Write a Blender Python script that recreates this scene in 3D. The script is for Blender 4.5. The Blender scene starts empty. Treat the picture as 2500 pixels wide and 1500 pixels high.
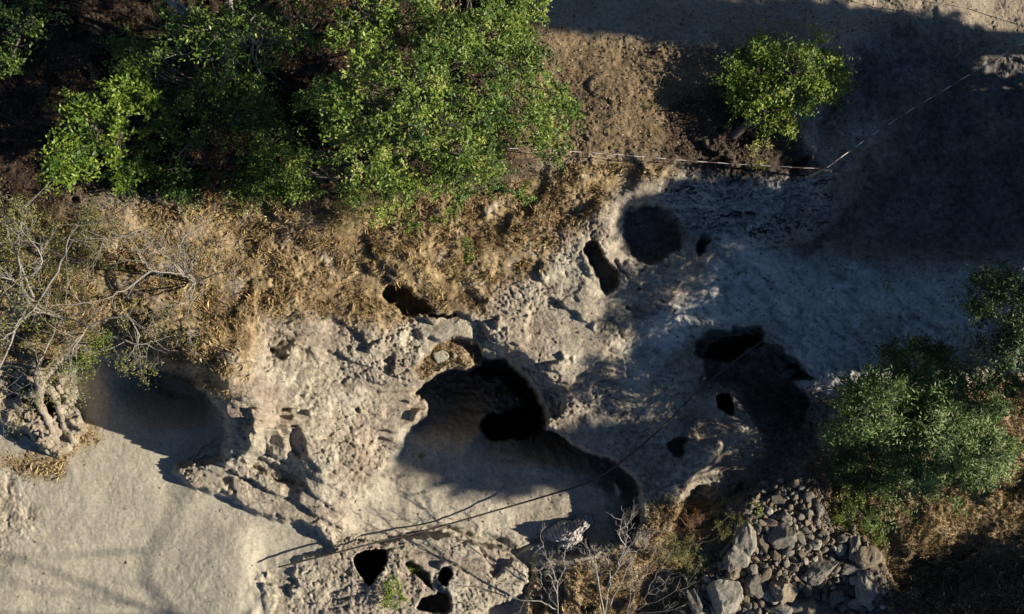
import bpy, bmesh, math, random
import numpy as np
from mathutils import Vector, Matrix

random.seed(7)
RS = np.random.RandomState(11)
scene = bpy.context.scene
COL = scene.collection
R = math.radians

# ------------------------------------------------------------------ camera
H = 22.0                                   # camera height over the lower path (z = 0)
cam = bpy.data.cameras.new("camera")
cam.lens = 36.0 * H / 25.0
cam.clip_end = 3000
camo = bpy.data.objects.new("camera", cam)
camo.location = (0, 0, H)
COL.objects.link(camo)
scene.camera = camo

# ------------------------------------------------------------------ sky and sun
SUN_EL, SUN_SOUTH = 27.0, 3.5
w = bpy.data.worlds.new("World")
scene.world = w
w.use_nodes = True
nt = w.node_tree
sky = nt.nodes.new("ShaderNodeTexSky")
sky.sky_type = 'NISHITA'
sky.sun_disc = False
sky.sun_elevation = R(SUN_EL)
sky.sun_rotation = R(90 + SUN_SOUTH)
sky.air_density = 1.0
sky.dust_density = 0.1
sky.ozone_density = 3.0
sky.altitude = 2900
bg = nt.nodes["Background"]
bg.inputs[1].default_value = 0.05
nt.links.new(sky.outputs[0], bg.inputs[0])
sun = bpy.data.lights.new("sun", 'SUN')
sun.energy = 5.0
sun.angle = R(0.5)
sun.color = (1.0, 0.90, 0.74)
suno = bpy.data.objects.new("sun", sun)
SV = Vector((math.cos(R(SUN_EL)) * math.cos(R(SUN_SOUTH)), -math.cos(R(SUN_EL)) * math.sin(R(SUN_SOUTH)), math.sin(R(SUN_EL))))
suno.rotation_euler = SV.to_track_quat('Z', 'Y').to_euler()
suno.location = (60, -5, 40)
COL.objects.link(suno)
scene.view_settings.view_transform = 'Standard'
scene.view_settings.look = 'None'
scene.view_settings.exposure = 0.92
scene.view_settings.gamma = 1.0
scene.cycles.max_bounces = 6
scene.cycles.diffuse_bounces = 1

# ------------------------------------------------------------------ helpers
def P(px, py, z=0.0):
    """photo pixel (2500 x 1500) at height z -> world"""
    s = (1 - z / H) / 100.0
    return Vector(((px - 1250) * s, (750 - py) * s, z))

def Pn(px, py, z):
    s = (1 - z / H) / 100.0
    return np.stack([(px - 1250) * s, (750 - py) * s, z], -1)

_perm = np.random.RandomState(5).permutation(4096)
_ang = np.random.RandomState(6).rand(4096) * 2 * np.pi
_gx, _gy = np.cos(_ang), np.sin(_ang)

def pn(x, y, seed=0):
    xi = np.floor(x).astype(np.int64); yi = np.floor(y).astype(np.int64)
    xf = x - xi; yf = y - yi
    u = xf * xf * xf * (xf * (xf * 6 - 15) + 10); v = yf * yf * yf * (yf * (yf * 6 - 15) + 10)
    def g(a, b, fx, fy):
        k = _perm[(_perm[(a + seed * 17) & 4095] + b) & 4095]
        return _gx[k] * fx + _gy[k] * fy
    n00 = g(xi, yi, xf, yf); n10 = g(xi + 1, yi, xf - 1, yf)
    n01 = g(xi, yi + 1, xf, yf - 1); n11 = g(xi + 1, yi + 1, xf - 1, yf - 1)
    a = n00 + u * (n10 - n00); b = n01 + u * (n11 - n01)
    return (a + v * (b - a)) * 1.5

def fbm(x, y, s, octv=4, seed=0, gain=.5, ridge=False):
    o = 0; a = 1.0; t = 0
    for i in range(octv):
        n = pn(x / s, y / s, seed + i * 3)
        if ridge: n = 1 - 2 * np.abs(n)
        o = o + a * n; t += a; a *= gain; s /= 2.03
    return o / t

def smooth(t):
    t = np.clip(t, 0, 1); return t * t * (3 - 2 * t)

def spline(pts, n=5, closed=True):
    p = np.array(pts, float); m = len(p); out = []
    for i in range(m if closed else m - 1):
        if closed: a, b, c, d = p[i - 1], p[i], p[(i + 1) % m], p[(i + 2) % m]
        else: a, b, c, d = p[max(i - 1, 0)], p[i], p[i + 1], p[min(i + 2, m - 1)]
        for k in range(n):
            t = k / n
            out.append(.5 * ((2 * b) + (c - a) * t + (2 * a - 5 * b + 4 * c - d) * t * t + (3 * b - a - 3 * c + d) * t ** 3))
    if not closed: out.append(p[-1])
    return np.array(out)

def sdist(U, V, pts, closed=True):
    """signed distance to a polygon (inside negative), in px"""
    d2 = np.full(U.shape, 1e18); ins = np.zeros(U.shape, bool)
    n = len(pts)
    for i in range(n if closed else n - 1):
        a = pts[i]; b = pts[(i + 1) % n]
        ex, ey = b - a
        wx = U - a[0]; wy = V - a[1]
        t = np.clip((wx * ex + wy * ey) / (ex * ex + ey * ey + 1e-9), 0, 1)
        dx = wx - ex * t; dy = wy - ey * t
        d2 = np.minimum(d2, dx * dx + dy * dy)
        if closed:
            c = (a[1] > V) != (b[1] > V)
            xx = a[0] + (V - a[1]) * ex / (ey if abs(ey) > 1e-9 else 1e-9)
            ins ^= (c & (U < xx))
    d = np.sqrt(d2)
    return np.where(ins, -d, d)

def link(name, me, mat=None, parent=None):
    o = bpy.data.objects.new(name, me)
    if mat is not None and not me.materials:
        for m in (mat if isinstance(mat, (list, tuple)) else [mat]): me.materials.append(m)
    COL.objects.link(o)
    if parent is not None: o.parent = parent
    return o

def tag(o, label=None, cat=None, group=None, kind=None):
    if label: o["label"] = label
    if cat: o["category"] = cat
    if group: o["group"] = group
    if kind: o["kind"] = kind
    return o

def empty(name, loc, label, cat, group=None):
    o = bpy.data.objects.new(name, None); o.location = loc
    o.empty_display_size = .3
    COL.objects.link(o)
    return tag(o, label, cat, group)

def mesh_np(name, v, f, attr=None, smooth_=False):
    """v (N,3); f (M,k) int array or list of arrays with same k; attr: dict name -> (N,) floats or (N,4)"""
    me = bpy.data.meshes.new(name)
    M, k = f.shape
    me.vertices.add(len(v)); me.vertices.foreach_set("co", np.ascontiguousarray(v, dtype=np.float32).ravel())
    me.loops.add(M * k); me.loops.foreach_set("vertex_index", np.ascontiguousarray(f, dtype=np.int32).ravel())
    me.polygons.add(M); me.polygons.foreach_set("loop_start", np.arange(0, M * k, k, dtype=np.int32))
    try: me.polygons.foreach_set("loop_total", np.full(M, k, dtype=np.int32))
    except Exception: pass
    me.update(calc_edges=True)
    if smooth_: me.polygons.foreach_set("use_smooth", np.ones(M, dtype=bool))
    for n, a in (attr or {}).items():
        if a.ndim == 1:
            t = me.attributes.new(n, 'FLOAT', 'POINT'); t.data.foreach_set("value", a.astype(np.float32))
        else:
            t = me.attributes.new(n, 'FLOAT_COLOR', 'POINT'); t.data.foreach_set("color", a.astype(np.float32).ravel())
    me.validate(verbose=False)
    return me

# ------------------------------------------------------------------ materials
def newmat(name):
    m = bpy.data.materials.new(name); m.use_nodes = True
    t = m.node_tree; b = t.nodes["Principled BSDF"]
    b.inputs["Specular IOR Level"].default_value = .2
    b.inputs["Roughness"].default_value = .9
    return m, t, b

def N(t, typ, **kw):
    n = t.nodes.new(typ)
    for k, v in kw.items(): setattr(n, k, v)
    return n

def leaf_mat(name, stops, transl=.25, rough=.5):
    m, t, b = newmat(name)
    at = N(t, "ShaderNodeAttribute", attribute_name="tint")
    r = N(t, "ShaderNodeValToRGB")
    cr = r.color_ramp
    while len(cr.elements) < len(stops): cr.elements.new(.5)
    for e, (p, c) in zip(cr.elements, stops): e.position = p; e.color = (*c, 1)
    t.links.new(at.outputs["Fac"], r.inputs[0])
    t.links.new(r.outputs[0], b.inputs["Base Color"])
    b.inputs["Roughness"].default_value = rough
    b.inputs["Specular IOR Level"].default_value = .35
    tr = N(t, "ShaderNodeBsdfTranslucent"); mx = N(t, "ShaderNodeMixShader")
    mx.inputs[0].default_value = transl
    t.links.new(r.outputs[0], tr.inputs[0])
    t.links.new(b.outputs[0], mx.inputs[1]); t.links.new(tr.outputs[0], mx.inputs[2])
    t.links.new(mx.outputs[0], t.nodes["Material Output"].inputs[0])
    return m

def stone_mat(name, c1, c2, scale=6, bump=.5, spots=None):
    m, t, b = newmat(name)
    tc = N(t, "ShaderNodeTexCoord")
    n = N(t, "ShaderNodeTexNoise"); n.inputs["Scale"].default_value = scale; n.inputs["Detail"].default_value = 10
    n.inputs["Roughness"].default_value = .7
    t.links.new(tc.outputs["Object"], n.inputs["Vector"])
    r = N(t, "ShaderNodeValToRGB"); r.color_ramp.elements[0].color = (*c1, 1); r.color_ramp.elements[1].color = (*c2, 1)
    r.color_ramp.elements[0].position = .36; r.color_ramp.elements[1].position = .66
    t.links.new(n.outputs["Fac"], r.inputs[0])
    oi = N(t, "ShaderNodeObjectInfo"); hs = N(t, "ShaderNodeHueSaturation")
    mr = N(t, "ShaderNodeMapRange"); mr.inputs["To Min"].default_value = .65; mr.inputs["To Max"].default_value = 1.3
    t.links.new(oi.outputs["Random"], mr.inputs["Value"]); t.links.new(mr.outputs[0], hs.inputs["Value"])
    t.links.new(r.outputs[0], hs.inputs["Color"]); t.links.new(hs.outputs[0], b.inputs["Base Color"])
    bp = N(t, "ShaderNodeBump"); bp.inputs["Strength"].default_value = bump; bp.inputs["Distance"].default_value = .03
    n2 = N(t, "ShaderNodeTexNoise"); n2.inputs["Scale"].default_value = scale * 5; n2.inputs["Detail"].default_value = 6
    t.links.new(tc.outputs["Object"], n2.inputs["Vector"]); t.links.new(n2.outputs["Fac"], bp.inputs["Height"])
    t.links.new(bp.outputs[0], b.inputs["Normal"])
    return m

MAT = {}
MAT['bark'] = stone_mat("bark", (.07, .055, .045), (.17, .145, .12), 9, .6)
MAT['bark_pale'] = stone_mat("pale_bark", (.16, .145, .13), (.30, .28, .255), 9, .3)
MAT['bark_red'] = stone_mat("red_bark", (.13, .07, .045), (.26, .15, .10), 9, .3)
MAT['stone'] = stone_mat("grey_stone", (.095, .088, .076), (.29, .262, .215), 5, .7)
MAT['stone_pale'] = stone_mat("pale_stone", (.17, .155, .125), (.42, .385, .315), 5, .7)
MAT['stone_tan'] = stone_mat('tan_stone', (.13, .105, .075), (.34, .28, .20), 7, .8)
MAT['wood'] = stone_mat("weathered_wood", (.20, .16, .12), (.48, .42, .33), 7, .8)
MAT['green'] = leaf_mat("green_leaf", [(0, (.018, .045, .010)), (.45, (.085, .15, .024)), (.8, (.20, .27, .04)), (1, (.36, .37, .11))])
MAT['lime'] = leaf_mat("lime_leaf", [(0, (.03, .07, .012)), (.5, (.12, .20, .020)), (1, (.32, .36, .055))])
MAT['dark'] = leaf_mat("dark_leaf", [(0, (.012, .028, .010)), (.5, (.055, .105, .022)), (.85, (.13, .20, .045)), (1, (.24, .30, .12))], .15, .55)
MAT['olive'] = leaf_mat("olive_leaf", [(0, (.05, .055, .015)), (.6, (.15, .15, .04)), (1, (.30, .28, .09))])
MAT['rust'] = leaf_mat("rust_leaf", [(0, (.06, .03, .015)), (.6, (.20, .10, .045)), (1, (.36, .22, .10))])
MAT['straw'] = leaf_mat("straw", [(0, (.10, .070, .035)), (.35, (.27, .19, .085)), (.7, (.50, .365, .165)), (1, (.70, .57, .32))], .15, .7)
MAT['litter'] = leaf_mat("dry_litter", [(0, (.03, .02, .014)), (.6, (.11, .07, .04)), (.9, (.22, .15, .09)), (1, (.42, .33, .24))], .05, .8)
def plain(name, c, rough=.8):
    m, t, b = newmat(name); b.inputs["Base Color"].default_value = (*c, 1); b.inputs["Roughness"].default_value = rough
    return m
MAT['tape_white'] = plain("white_tape", (.55, .50, .47)); MAT['tape_red'] = plain("red_tape", (.20, .12, .10))
MAT['cable'] = plain("dark_cable", (.06, .052, .045), .6)

# ------------------------------------------------------------------ terrain
def axis(lo, hi, step, far):
    a = list(np.arange(lo, hi + .1, step)); s = step * 1.25; x = hi; up = []
    while x < far: x += s; up.append(x); s *= 1.12
    s = step * 1.25; x = lo; dn = []
    while x > -far + 2500: x -= s; dn.append(x); s *= 1.12
    return np.array(dn[::-1] + a + up)
ax = axis(-60, 2560, 2.5, 42000); ay = axis(-60, 1560, 2.5, 42000)
U, V = np.meshgrid(ax, ay)
inF = (U > -700) & (U < 3200) & (V > -700) & (V < 2200)
w1 = fbm(U, V, 95, 3, 1); w2 = fbm(U, V, 95, 3, 9); w3 = fbm(U, V, 22, 3, 21); w4 = fbm(U, V, 22, 3, 31)
UW = U + w1 * 16 + w3 * 8; VW = V + w2 * 16 + w4 * 8

BASE = [(100,1300,0),(300,1200,0),(500,1350,0),(50,1180,0),(650,1400,.1),(400,1450,0),(250,1500,0),(600,1300,.06),
 (560,900,2.75),(600,1000,2.15),(575,1055,1.5),(640,1090,.5),(520,850,2.3),(745,1060,1.3),(785,1130,.95),(620,1130,.34),(690,1160,.42),(740,1000,1.45),(700,1190,.5),(440,1150,.34),(540,1175,.34),(760,1255,.5),(640,1215,.45),(820,1285,.45),(850,1100,.55),(860,1200,.25),
 (700,850,1.65),(900,850,1.5),(850,950,1.25),(900,1010,.9),(950,900,1.4),(1010,850,1.4),(960,1000,.75),(920,1080,.35),
 (700,700,1.95),(500,750,2.0),(400,650,2.2),(1000,600,2.1),(900,760,1.8),(1200,550,2.0),(1300,500,2.05),(1100,750,1.7),
 (200,500,2.4),(800,450,2.5),(100,200,3),(800,100,3.1),(1200,300,2.6),(500,300,2.8),(150,750,1.9),(60,880,1.4),(130,960,1.1),(40,1000,.95),(90,1050,.8),(150,1060,.4),(190,1000,.9),
 (1500,200,2.6),(1500,50,2.55),(1700,100,2.5),(2300,30,2.3),(2474,60,2.2),(1300,60,2.7),(1950,60,2.4),
 (1400,420,2.25),(1600,400,2.3),(1800,400,2.2),(1850,300,2.3),(2000,410,1.8),
 (1400,600,1.9),(1500,480,2.15),(1650,620,1.6),(1400,700,1.7),(1300,800,1.55),(1500,760,1.5),(1400,880,1.6),(1450,820,1.65),(1330,900,1.6),(1250,820,1.75),(1320,860,1.6),(1420,940,1.25),(1600,720,1.4),(1700,500,1.75),
 (2200,500,.9),(2100,700,.75),(2000,800,.7),(2050,300,1.9),(2300,300,1.2),(2400,450,.9),(2200,180,2.0),(2474,200,1.6),
 (1700,750,1.05),(1800,650,1.05),(1600,850,.95),(1450,1000,.95),(1390,1000,1.0),(1490,1080,.75),(1400,1060,.8),(1700,950,.6),(1850,700,.9),(1750,1050,.1),(1850,1120,-.1),(1570,1130,.6),
 (900,1380,.3),(1100,1400,.3),(1250,1380,.0),(750,1430,.18),(850,1500,.15),
 (1900,1300,.35),(2100,1450,.35),(2300,1200,.7),(2300,1400,.6),(1700,1400,.3),(1500,1450,.35),(2100,1000,.5),(2200,850,.6),(1680,1200,.25),(2474,900,.8),
 (-600,300,3.2),(-600,1300,.1),(600,-700,3.4),(2000,-700,2.4),(3100,300,1.2),(3100,1200,.9),(500,2200,-.1),(1900,2200,.3)]
hb = np.zeros_like(U); wt = np.zeros_like(U)
for (x, y, z) in BASE:
    k = 1.0 / ((U - x) ** 2 + (V - y) ** 2 + 45.0 ** 2) ** 2 * 1e8
    hb += k * z; wt += k
h = hb / wt
far_r = np.sqrt((U - 1250) ** 2 + (V - 750) ** 2)
h += smooth((far_r - 3500) / 30000) * (fbm(U, V, 9000, 3, 77) * 16)

def band(poly, warp=True, pad=140, closed=True, spl=True):
    p = spline(poly, 5, closed) if spl else np.array(poly, float)
    lo = p.min(0) - pad; hi = p.max(0) + pad
    j0, j1 = np.searchsorted(ax, [lo[0], hi[0]]); i0, i1 = np.searchsorted(ay, [lo[1], hi[1]])
    A, B = (UW, VW) if warp else (U, V)
    s = np.full(U.shape, 999.0)
    s[i0:i1, j0:j1] = sdist(A[i0:i1, j0:j1], B[i0:i1, j0:j1], p, closed)
    return s

def into(sd, wd):               # 1 inside, 0 outside over a width wd
    return smooth(.5 - sd / wd)
def mixh(t, z):
    global h
    h = h * (1 - t) + z * t

# polygons (photo pixels)
PATH = [(-900,1010),(-60,1012),(20,1030),(62,1052),(108,1098),(150,1112),(205,1048),(178,990),(185,900),(230,862),(300,862),(380,900),(440,925),(505,965),(548,1010),(562,1075),(556,1118),(500,1132),(435,1132),
        (424,1150),(460,1185),(560,1215),(640,1262),(700,1280),(770,1292),(800,1318),(815,1345),(720,1368),(650,1395),(640,1440),(660,1520),(680,1900),(-900,1900)]
FLOOR = [(1172,862),(1230,872),(1290,925),(1322,985),(1335,1045),(1400,1082),(1490,1120),(1560,1165),(1590,1210),(1585,1270),(1540,1330),(1440,1350),(1310,1370),(1290,1440),(1275,1560),
         (1080,1560),(1110,1500),(1160,1490),(1275,1450),(1285,1400),(1240,1350),(1100,1318),(960,1315),(880,1320),(830,1290),(850,1230),(905,1170),(960,1090),(1010,1040),(1032,1000),(1005,960),(1035,925),(1075,905),(1150,895)]
PIT = [(1172,862),(1240,878),(1290,925),(1322,985),(1330,1045),(1300,1080),(1200,1092),(1120,1060),(1070,1030),(1040,985),(1030,940),(1080,912),(1140,902)]
mPath = into(band(PATH, spl=False), 14)
sFloor = band(FLOOR, spl=False); mFloor = into(sFloor, 16)
sPit = band(PIT)

# main pit floor: shelving from the lit slope on the left down to the foot of the right wall
ffl = -.02 - .24 * smooth((U - 900) / 420) - .05 * smooth((V - 1250) / 80) + .05 * w1
ffl = ffl - .5 * smooth((1090 - V) / 160) * smooth((U - 1020) / 120)
mixh(into(sFloor + 4, 18 + 110 * smooth((1020 - U) / 130)), ffl)
rimc = np.abs(band([(1120,905),(1165,885),(1240,892),(1285,935),(1318,988),(1326,1050)], True, 400, False))
dpt = smooth(1 - rimc / 230)
into_f = into(sFloor + 6, 16)
h = h - into_f * dpt * (2.4 + .3 * w3 + .35 * fbm(U, V * 2.2, 60, 3, 191, .6)) * smooth((1150 - V) / 130)
UND = [(1150,880),(1210,878),(1262,905),(1300,950),(1324,1000),(1318,1060),(1298,1040),(1282,985),(1250,935),(1205,910),(1160,905)]
h -= 1.3 * into(band(UND) + 2, 30)
SHAFT = [(1192,1018),(1240,1003),(1300,1000),(1316,1030),(1290,1062),(1240,1076),(1200,1066),(1180,1042)]
mixh(into(band(SHAFT), 12), -7.0)
wl = np.abs(band([(1335,1045),(1400,1082),(1490,1120),(1560,1165),(1588,1215),(1583,1290)], True, 200, False))
h -= .85 * into_f * smooth(1 - wl / 95)
h += .24 * (1 - into_f) * smooth(1 - wl / 75)
# low shelf on the right of the floor
t = .3 * into(band([(1380,1090),(1440,1118),(1475,1165),(1480,1240),(1500,1290),(1570,1280),(1590,1210),(1550,1160),(1480,1120)]), 20); h -= .30 * t
# ridge of the sandy floor in front of the knob
t = into(band([(1080,1288),(1200,1312),(1270,1335),(1330,1300),(1290,1345),(1200,1335),(1090,1305),(1000,1300)]), 16); h -= .20 * t
# lower path and left hollow
mixh(mPath, .02 * w1 - .75 * smooth((560 - U) / 60) * smooth((U - 240) / 200) * smooth((1060 - V) / 130) * 1.7)
# bank above the left hollow: high lip so its shade fills the hollow
t = into(band([(300,800),(420,860),(520,930),(560,1000),(585,1075),(640,1085),(650,950),(600,850),(450,780)]), 46); h += .35 * t
mixh(into(band([(370,893),(430,908),(475,930),(470,955),(430,958),(385,935)]), 44), -1.3)
mixh(into(band([(552,985),(615,985),(655,1050),(640,1105),(600,1138),(552,1132),(564,1060)], spl=False), 36), 2.05 - .35 * smooth((V - 1060) / 80))
# layered ledge at the foot of the bank
for k, (dx, dz) in enumerate([(0, .17), (34, .08), (70, .08)]):
    e = [(430+dx*.4,1142-dx*.3),(500+dx*.3,1150-dx),(600+dx*.4,1170-dx),(700+dx*.5,1215-dx),(790+dx*.6,1270-dx),(840,1290-dx),(900,1100-dx),(620,1020-dx*.4),(580,1120-dx)]
    h += dz * into(band(e, spl=False), 7)
# blocky broken corner over the hollow
for poly, dz in [([(560,985),(640,1000),(700,1040),(690,1060),(640,1060),(570,1030)], .16), ([(600,1040),(625,1045),(628,1100),(612,1108),(604,1080)], .3),
                 ([(650,1050),(690,1060),(700,1110),(680,1120),(660,1100)], .25), ([(630,1035),(655,1050),(648,1100),(632,1092)], -.2), ([(700,1040),(735,1060),(745,1110),(715,1110)], -.2),
                 ([(560,1110),(620,1115),(700,1150),(740,1180),(700,1180),(620,1150),(570,1140)], -.28)]:
    h += dz * into(band(poly), 9)
# bottom knob with its holes
KNOB = [(690,1385),(800,1360),(880,1345),(960,1330),(1060,1335),(1150,1345),(1250,1370),(1282,1400),(1272,1445),(1160,1488),(1100,1520),(1050,1600),(650,1600),(640,1450)]
mixh(into(band(KNOB), 16 + 90 * smooth((930 - U) / 150)), .16 + .12 * smooth((U - 800) / 100) + .1 * w1 - .1 * smooth((U - 1150) / 120))
HOLES = [([(870,1360),(925,1342),(942,1352),(935,1385),(915,1420),(905,1430),(888,1410),(870,1392),(862,1375)], -4.2, 6),
         ([(994,1376),(1012,1374),(1030,1392),(1048,1405),(1056,1432),(1040,1430),(1020,1408),(996,1396)], -.25, 10),
         ([(1083,1395),(1098,1390),(1106,1405),(1100,1425),(1086,1426),(1078,1410)], -.7, 7),
         ([(1026,1462),(1060,1448),(1092,1448),(1100,1465),(1094,1486),(1060,1492),(1030,1484)], -.9, 9),
         ([(1500,1178),(1520,1200),(1515,1215),(1500,1200)], -.1, 9)]
for poly, z, wd in HOLES: mixh(into(band(poly), wd), z)
# upper rock shelf: round pit, slots, collapse holes
h += .12 * into(band([(1370,560),(1500,470),(1620,440),(1700,520),(1740,620),(1620,750),(1500,720),(1420,640)]), 26)
t = into(band([(1505,520),(1550,490),(1640,480),(1660,540),(1640,640),(1560,640),(1520,620),(1500,570)]), 46); h -= .22 * t
t = into(band([(1540,512),(1600,500),(1645,520),(1665,570),(1655,610),(1620,632),(1575,640),(1545,625),(1530,585),(1525,545)], True), 15)
bowl = into(band([(1490,490),(1600,465),(1690,520),(1690,640),(1600,665),(1500,640)]), 60)
mixh(t, .72)
mixh(into(band([(1436,596),(1455,592),(1470,620),(1490,650),(1508,668),(1512,690),(1500,708),(1480,716),(1470,690),(1450,655),(1436,625)]), 10), .9)
mixh(into(band([(1712,620),(1730,600),(1740,570),(1728,560),(1706,580),(1704,620)]), 12), .8)
mixh(into(band([(936,705),(965,698),(1000,706),(1010,722),(1040,740),(1058,762),(1030,770),(1000,765),(970,752),(940,735)]), 12), .75)
mixh(into(band([(1050,768),(1104,768),(1102,776),(1050,776)]), 7), 1.1)
mixh(into(band([(1150,800),(1170,795),(1185,815),(1175,835),(1158,825)]), 22), 1.35)
mixh(into(band([(650,838),(672,850),(702,872),(690,878),(664,866)]), 12), 1.5)
mixh(into(band([(724,866),(750,852),(765,868),(785,880),(770,884),(745,876)]), 12), 1.4)
mixh(into(band([(936,878),(955,875),(968,892),(950,902)]), 20), 1.25)
mixh(into(band([(100,945),(120,935),(140,965),(138,1000),(118,1010),(100,985)]), 16), .1)
# ledge with dry leaves in the pit mouth
LEDGE = [(1030,880),(1060,848),(1110,832),(1160,835),(1172,862),(1168,885),(1140,898),(1080,905),(1040,925),(1022,900)]
mixh(into(band(LEDGE), 10), .95)
mixh(into(band([(1000,985),(1035,975),(1040,1000),(1018,1005),(1000,1000)]), 8), .3)
mixh(into(band([(870,990),(885,975),(890,1000),(875,1008)]), 12), 1.0)
# rim of the pit, stepped down toward the opening
t = into(band([(1160,832),(1235,860),(1292,890),(1335,925),(1368,962),(1360,995),(1335,1015),(1290,1000),(1255,950),(1215,905),(1160,885)]) + 2, 60) * (1 - into_f); h -= .80 * t
# toothed gullies on the rim
for (a, b, c, d) in [(1530,748,1600,770),(1545,770,1590,790),(1575,735,1640,760),(1490,790,1520,830),(1500,640,1560,700),(1560,700,1620,735)]:
    h -= .22 * into(band([(a, b), (c, d)], True, 60, False), 16)
# shale cliff: thin terraces facing south
tc_ = into(band([(1640,440),(1800,425),(2010,430),(2040,500),(1990,560),(1860,590),(1740,590),(1640,540)]), 60)
vv = V + .10 * (U - 1700) + w1 * 22 + w3 * 6
terr = -(vv - 430) / 150 * .75
stp = np.round(terr * 9 + w3 * .35) / 9
h = h * (1 - tc_) + tc_ * (2.15 + np.clip(.3 * terr + .7 * stp, -1.2, 0.1))
shl = fbm(UW * .22 + 40 * w3, vv * 1.0 + w1 * 30, 15, 3, 261, .6)
lens = smooth(.5 + 1.5 * fbm(U * .5, V, 40, 2, 265))
h -= tc_ * (.30 * smooth((shl - .18) / .22) * lens - .10 * shl)
# steep dark edge above the right path
h -= .25 * into(band([(2010,470),(2060,440),(2110,380),(2130,420),(2080,520),(2000,600),(1950,620),(1940,590)]), 30)
# collapse on the right slope
f0 = fbm(UW, VW, 40, 4, 301, .6)
COLL = [(1704,822),(1760,800),(1850,800),(1872,838),(1905,850),(1965,905),(1975,920),(1940,935),(1985,990),(1940,1060),(1860,1050),(1820,985),(1790,950),(1720,930),(1725,880),(1702,860)]
mixh(into(band(COLL), 14 + 80 * smooth((V - 900) / 50) * smooth((1850 - U) / 60)), -1.25 + .25 * w3 + .2 * f0 + .8 * smooth((V - 940) / 120))
mixh(into(band([(1735,840),(1770,822),(1850,818),(1862,836),(1810,850),(1800,882),(1750,880),(1728,868)]), 12), -3.6)
mixh(into(band([(1752,968),(1775,962),(1792,985),(1796,1008),(1785,1012),(1765,1000),(1748,985)]), 7), -3.2)
mixh(into(band([(1930,885),(1975,912),(1960,916),(1932,902)]), 7), -1.6)
# lower right: lump of pale rock, low dark passage behind it
mixh(into(band([(1560,1175),(1600,1100),(1640,1070),(1700,1080),(1760,1085),(1748,1120),(1700,1160),(1660,1230),(1630,1290),(1590,1290)]), 30), .68 + .16 * w3)
mixh(into(band([(1640,1080),(1672,1070),(1678,1100),(1668,1120),(1645,1112)]), 14), -.2)
mixh(into(band([(1770,1100),(1850,1060),(1960,1040),(2000,1080),(1900,1160),(1780,1230),(1700,1255),(1650,1290),(1690,1190),(1740,1130)]), 40), -.25)
PILE = [(1830,1195),(1900,1165),(2010,1180),(2030,1290),(2120,1320),(2165,1400),(2160,1560),(1660,1560),(1680,1440),(1750,1390),(1790,1300)]
mPile = into(band(PILE), 60); h += .35 * mPile
# rough pale patch at the far left edge, shoulder on the path
mPatch = into(band([(-80,1170),(20,1165),(50,1200),(82,1260),(70,1300),(30,1330),(20,1390),(-80,1400)], spl=False), 60)
mPath = mPath * (1 - .75 * mPatch)
h += .16 * smooth((U - 380) / 180) * smooth((650 + 20 * w1 - U) / 70) * smooth((V - 1260) / 90) * mPath

# ---- material masks; mDark also carries painted shade
sG = band([(-900,470),(-60,470),(300,500),(600,470),(850,480),(1250,440),(1380,400),(1640,385),(1640,430),(1530,440),(1440,540),(1372,600),(1330,655),(1215,700),(1190,770),(1060,762),(930,800),(800,770),(650,780),(610,860),(590,940),(555,975),(500,958),(430,915),(350,880),(300,850),(200,830),(120,880),(60,900),(-60,870),(-900,870)], spl=False)
mGrass = into(sG, 50)
mTop = into(band([(1180,-200),(1330,60),(1450,85),(1760,115),(1800,250),(1680,340),(1700,372),(1540,380),(1340,400),(1200,420),(1100,300)], spl=False), 40)
mLow = np.maximum(into(band([(1590,1225),(1700,1215),(1800,1270),(1760,1390),(1680,1440),(1640,1560),(1280,1560),(1290,1470),(1300,1400),(1450,1365),(1580,1320)], spl=False), 40),
                  into(band([(1960,1130),(2100,1000),(2560,900),(2900,900),(2900,1800),(2140,1800),(2170,1400),(2110,1310),(2030,1280)], spl=False), 40))
mStub = np.maximum(into(band([(0,1115),(60,1120),(170,1095),(230,1080),(240,1060),(210,1035),(170,1120),(150,1160),(40,1160)]), 40), into(band(LEDGE), 16))
mDark = into(band([(-900,-900),(1150,-900),(1250,200),(1290,440),(900,500),(600,490),(300,480),(-60,560),(-900,560)], spl=False), 80)  # dark litter, darkened further to stand in for shade under the trees
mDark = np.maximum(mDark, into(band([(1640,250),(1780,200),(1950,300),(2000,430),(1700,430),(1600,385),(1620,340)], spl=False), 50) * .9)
mDark = np.maximum(mDark, into(band([(1840,945),(1960,935),(2010,1010),(1985,1090),(1880,1190),(1760,1250),(1690,1275),(1690,1235),(1800,1150),(1860,1050)]), 110) * .62)  # dark soil, with the broad bush's black shadow painted into it
mDark = np.maximum(mDark, into(band([(2200,1370),(2330,1330),(2560,1400),(2900,1500),(2900,1700),(2180,1600),(2150,1480)]), 60) * .8)  # shade from the right painted into the ground colour
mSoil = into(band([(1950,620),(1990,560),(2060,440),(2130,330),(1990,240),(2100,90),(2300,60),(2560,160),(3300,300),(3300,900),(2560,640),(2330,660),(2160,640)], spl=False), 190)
mSlope = into(band([(1760,580),(1960,620),(2200,650),(2500,640),(2500,800),(2120,960),(1960,960),(1880,800),(1700,800),(1600,900),(1400,1020),(1330,1000),(1480,920),(1560,800),(1720,690)], spl=False), 60) * smooth((U - 1470) / 170)
mUp = into(band([(1100,-900),(3300,-900),(3300,200),(2474,110),(2250,10),(2100,100),(1900,160),(1760,110),(1450,80),(1300,50)], spl=False), 60)

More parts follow.
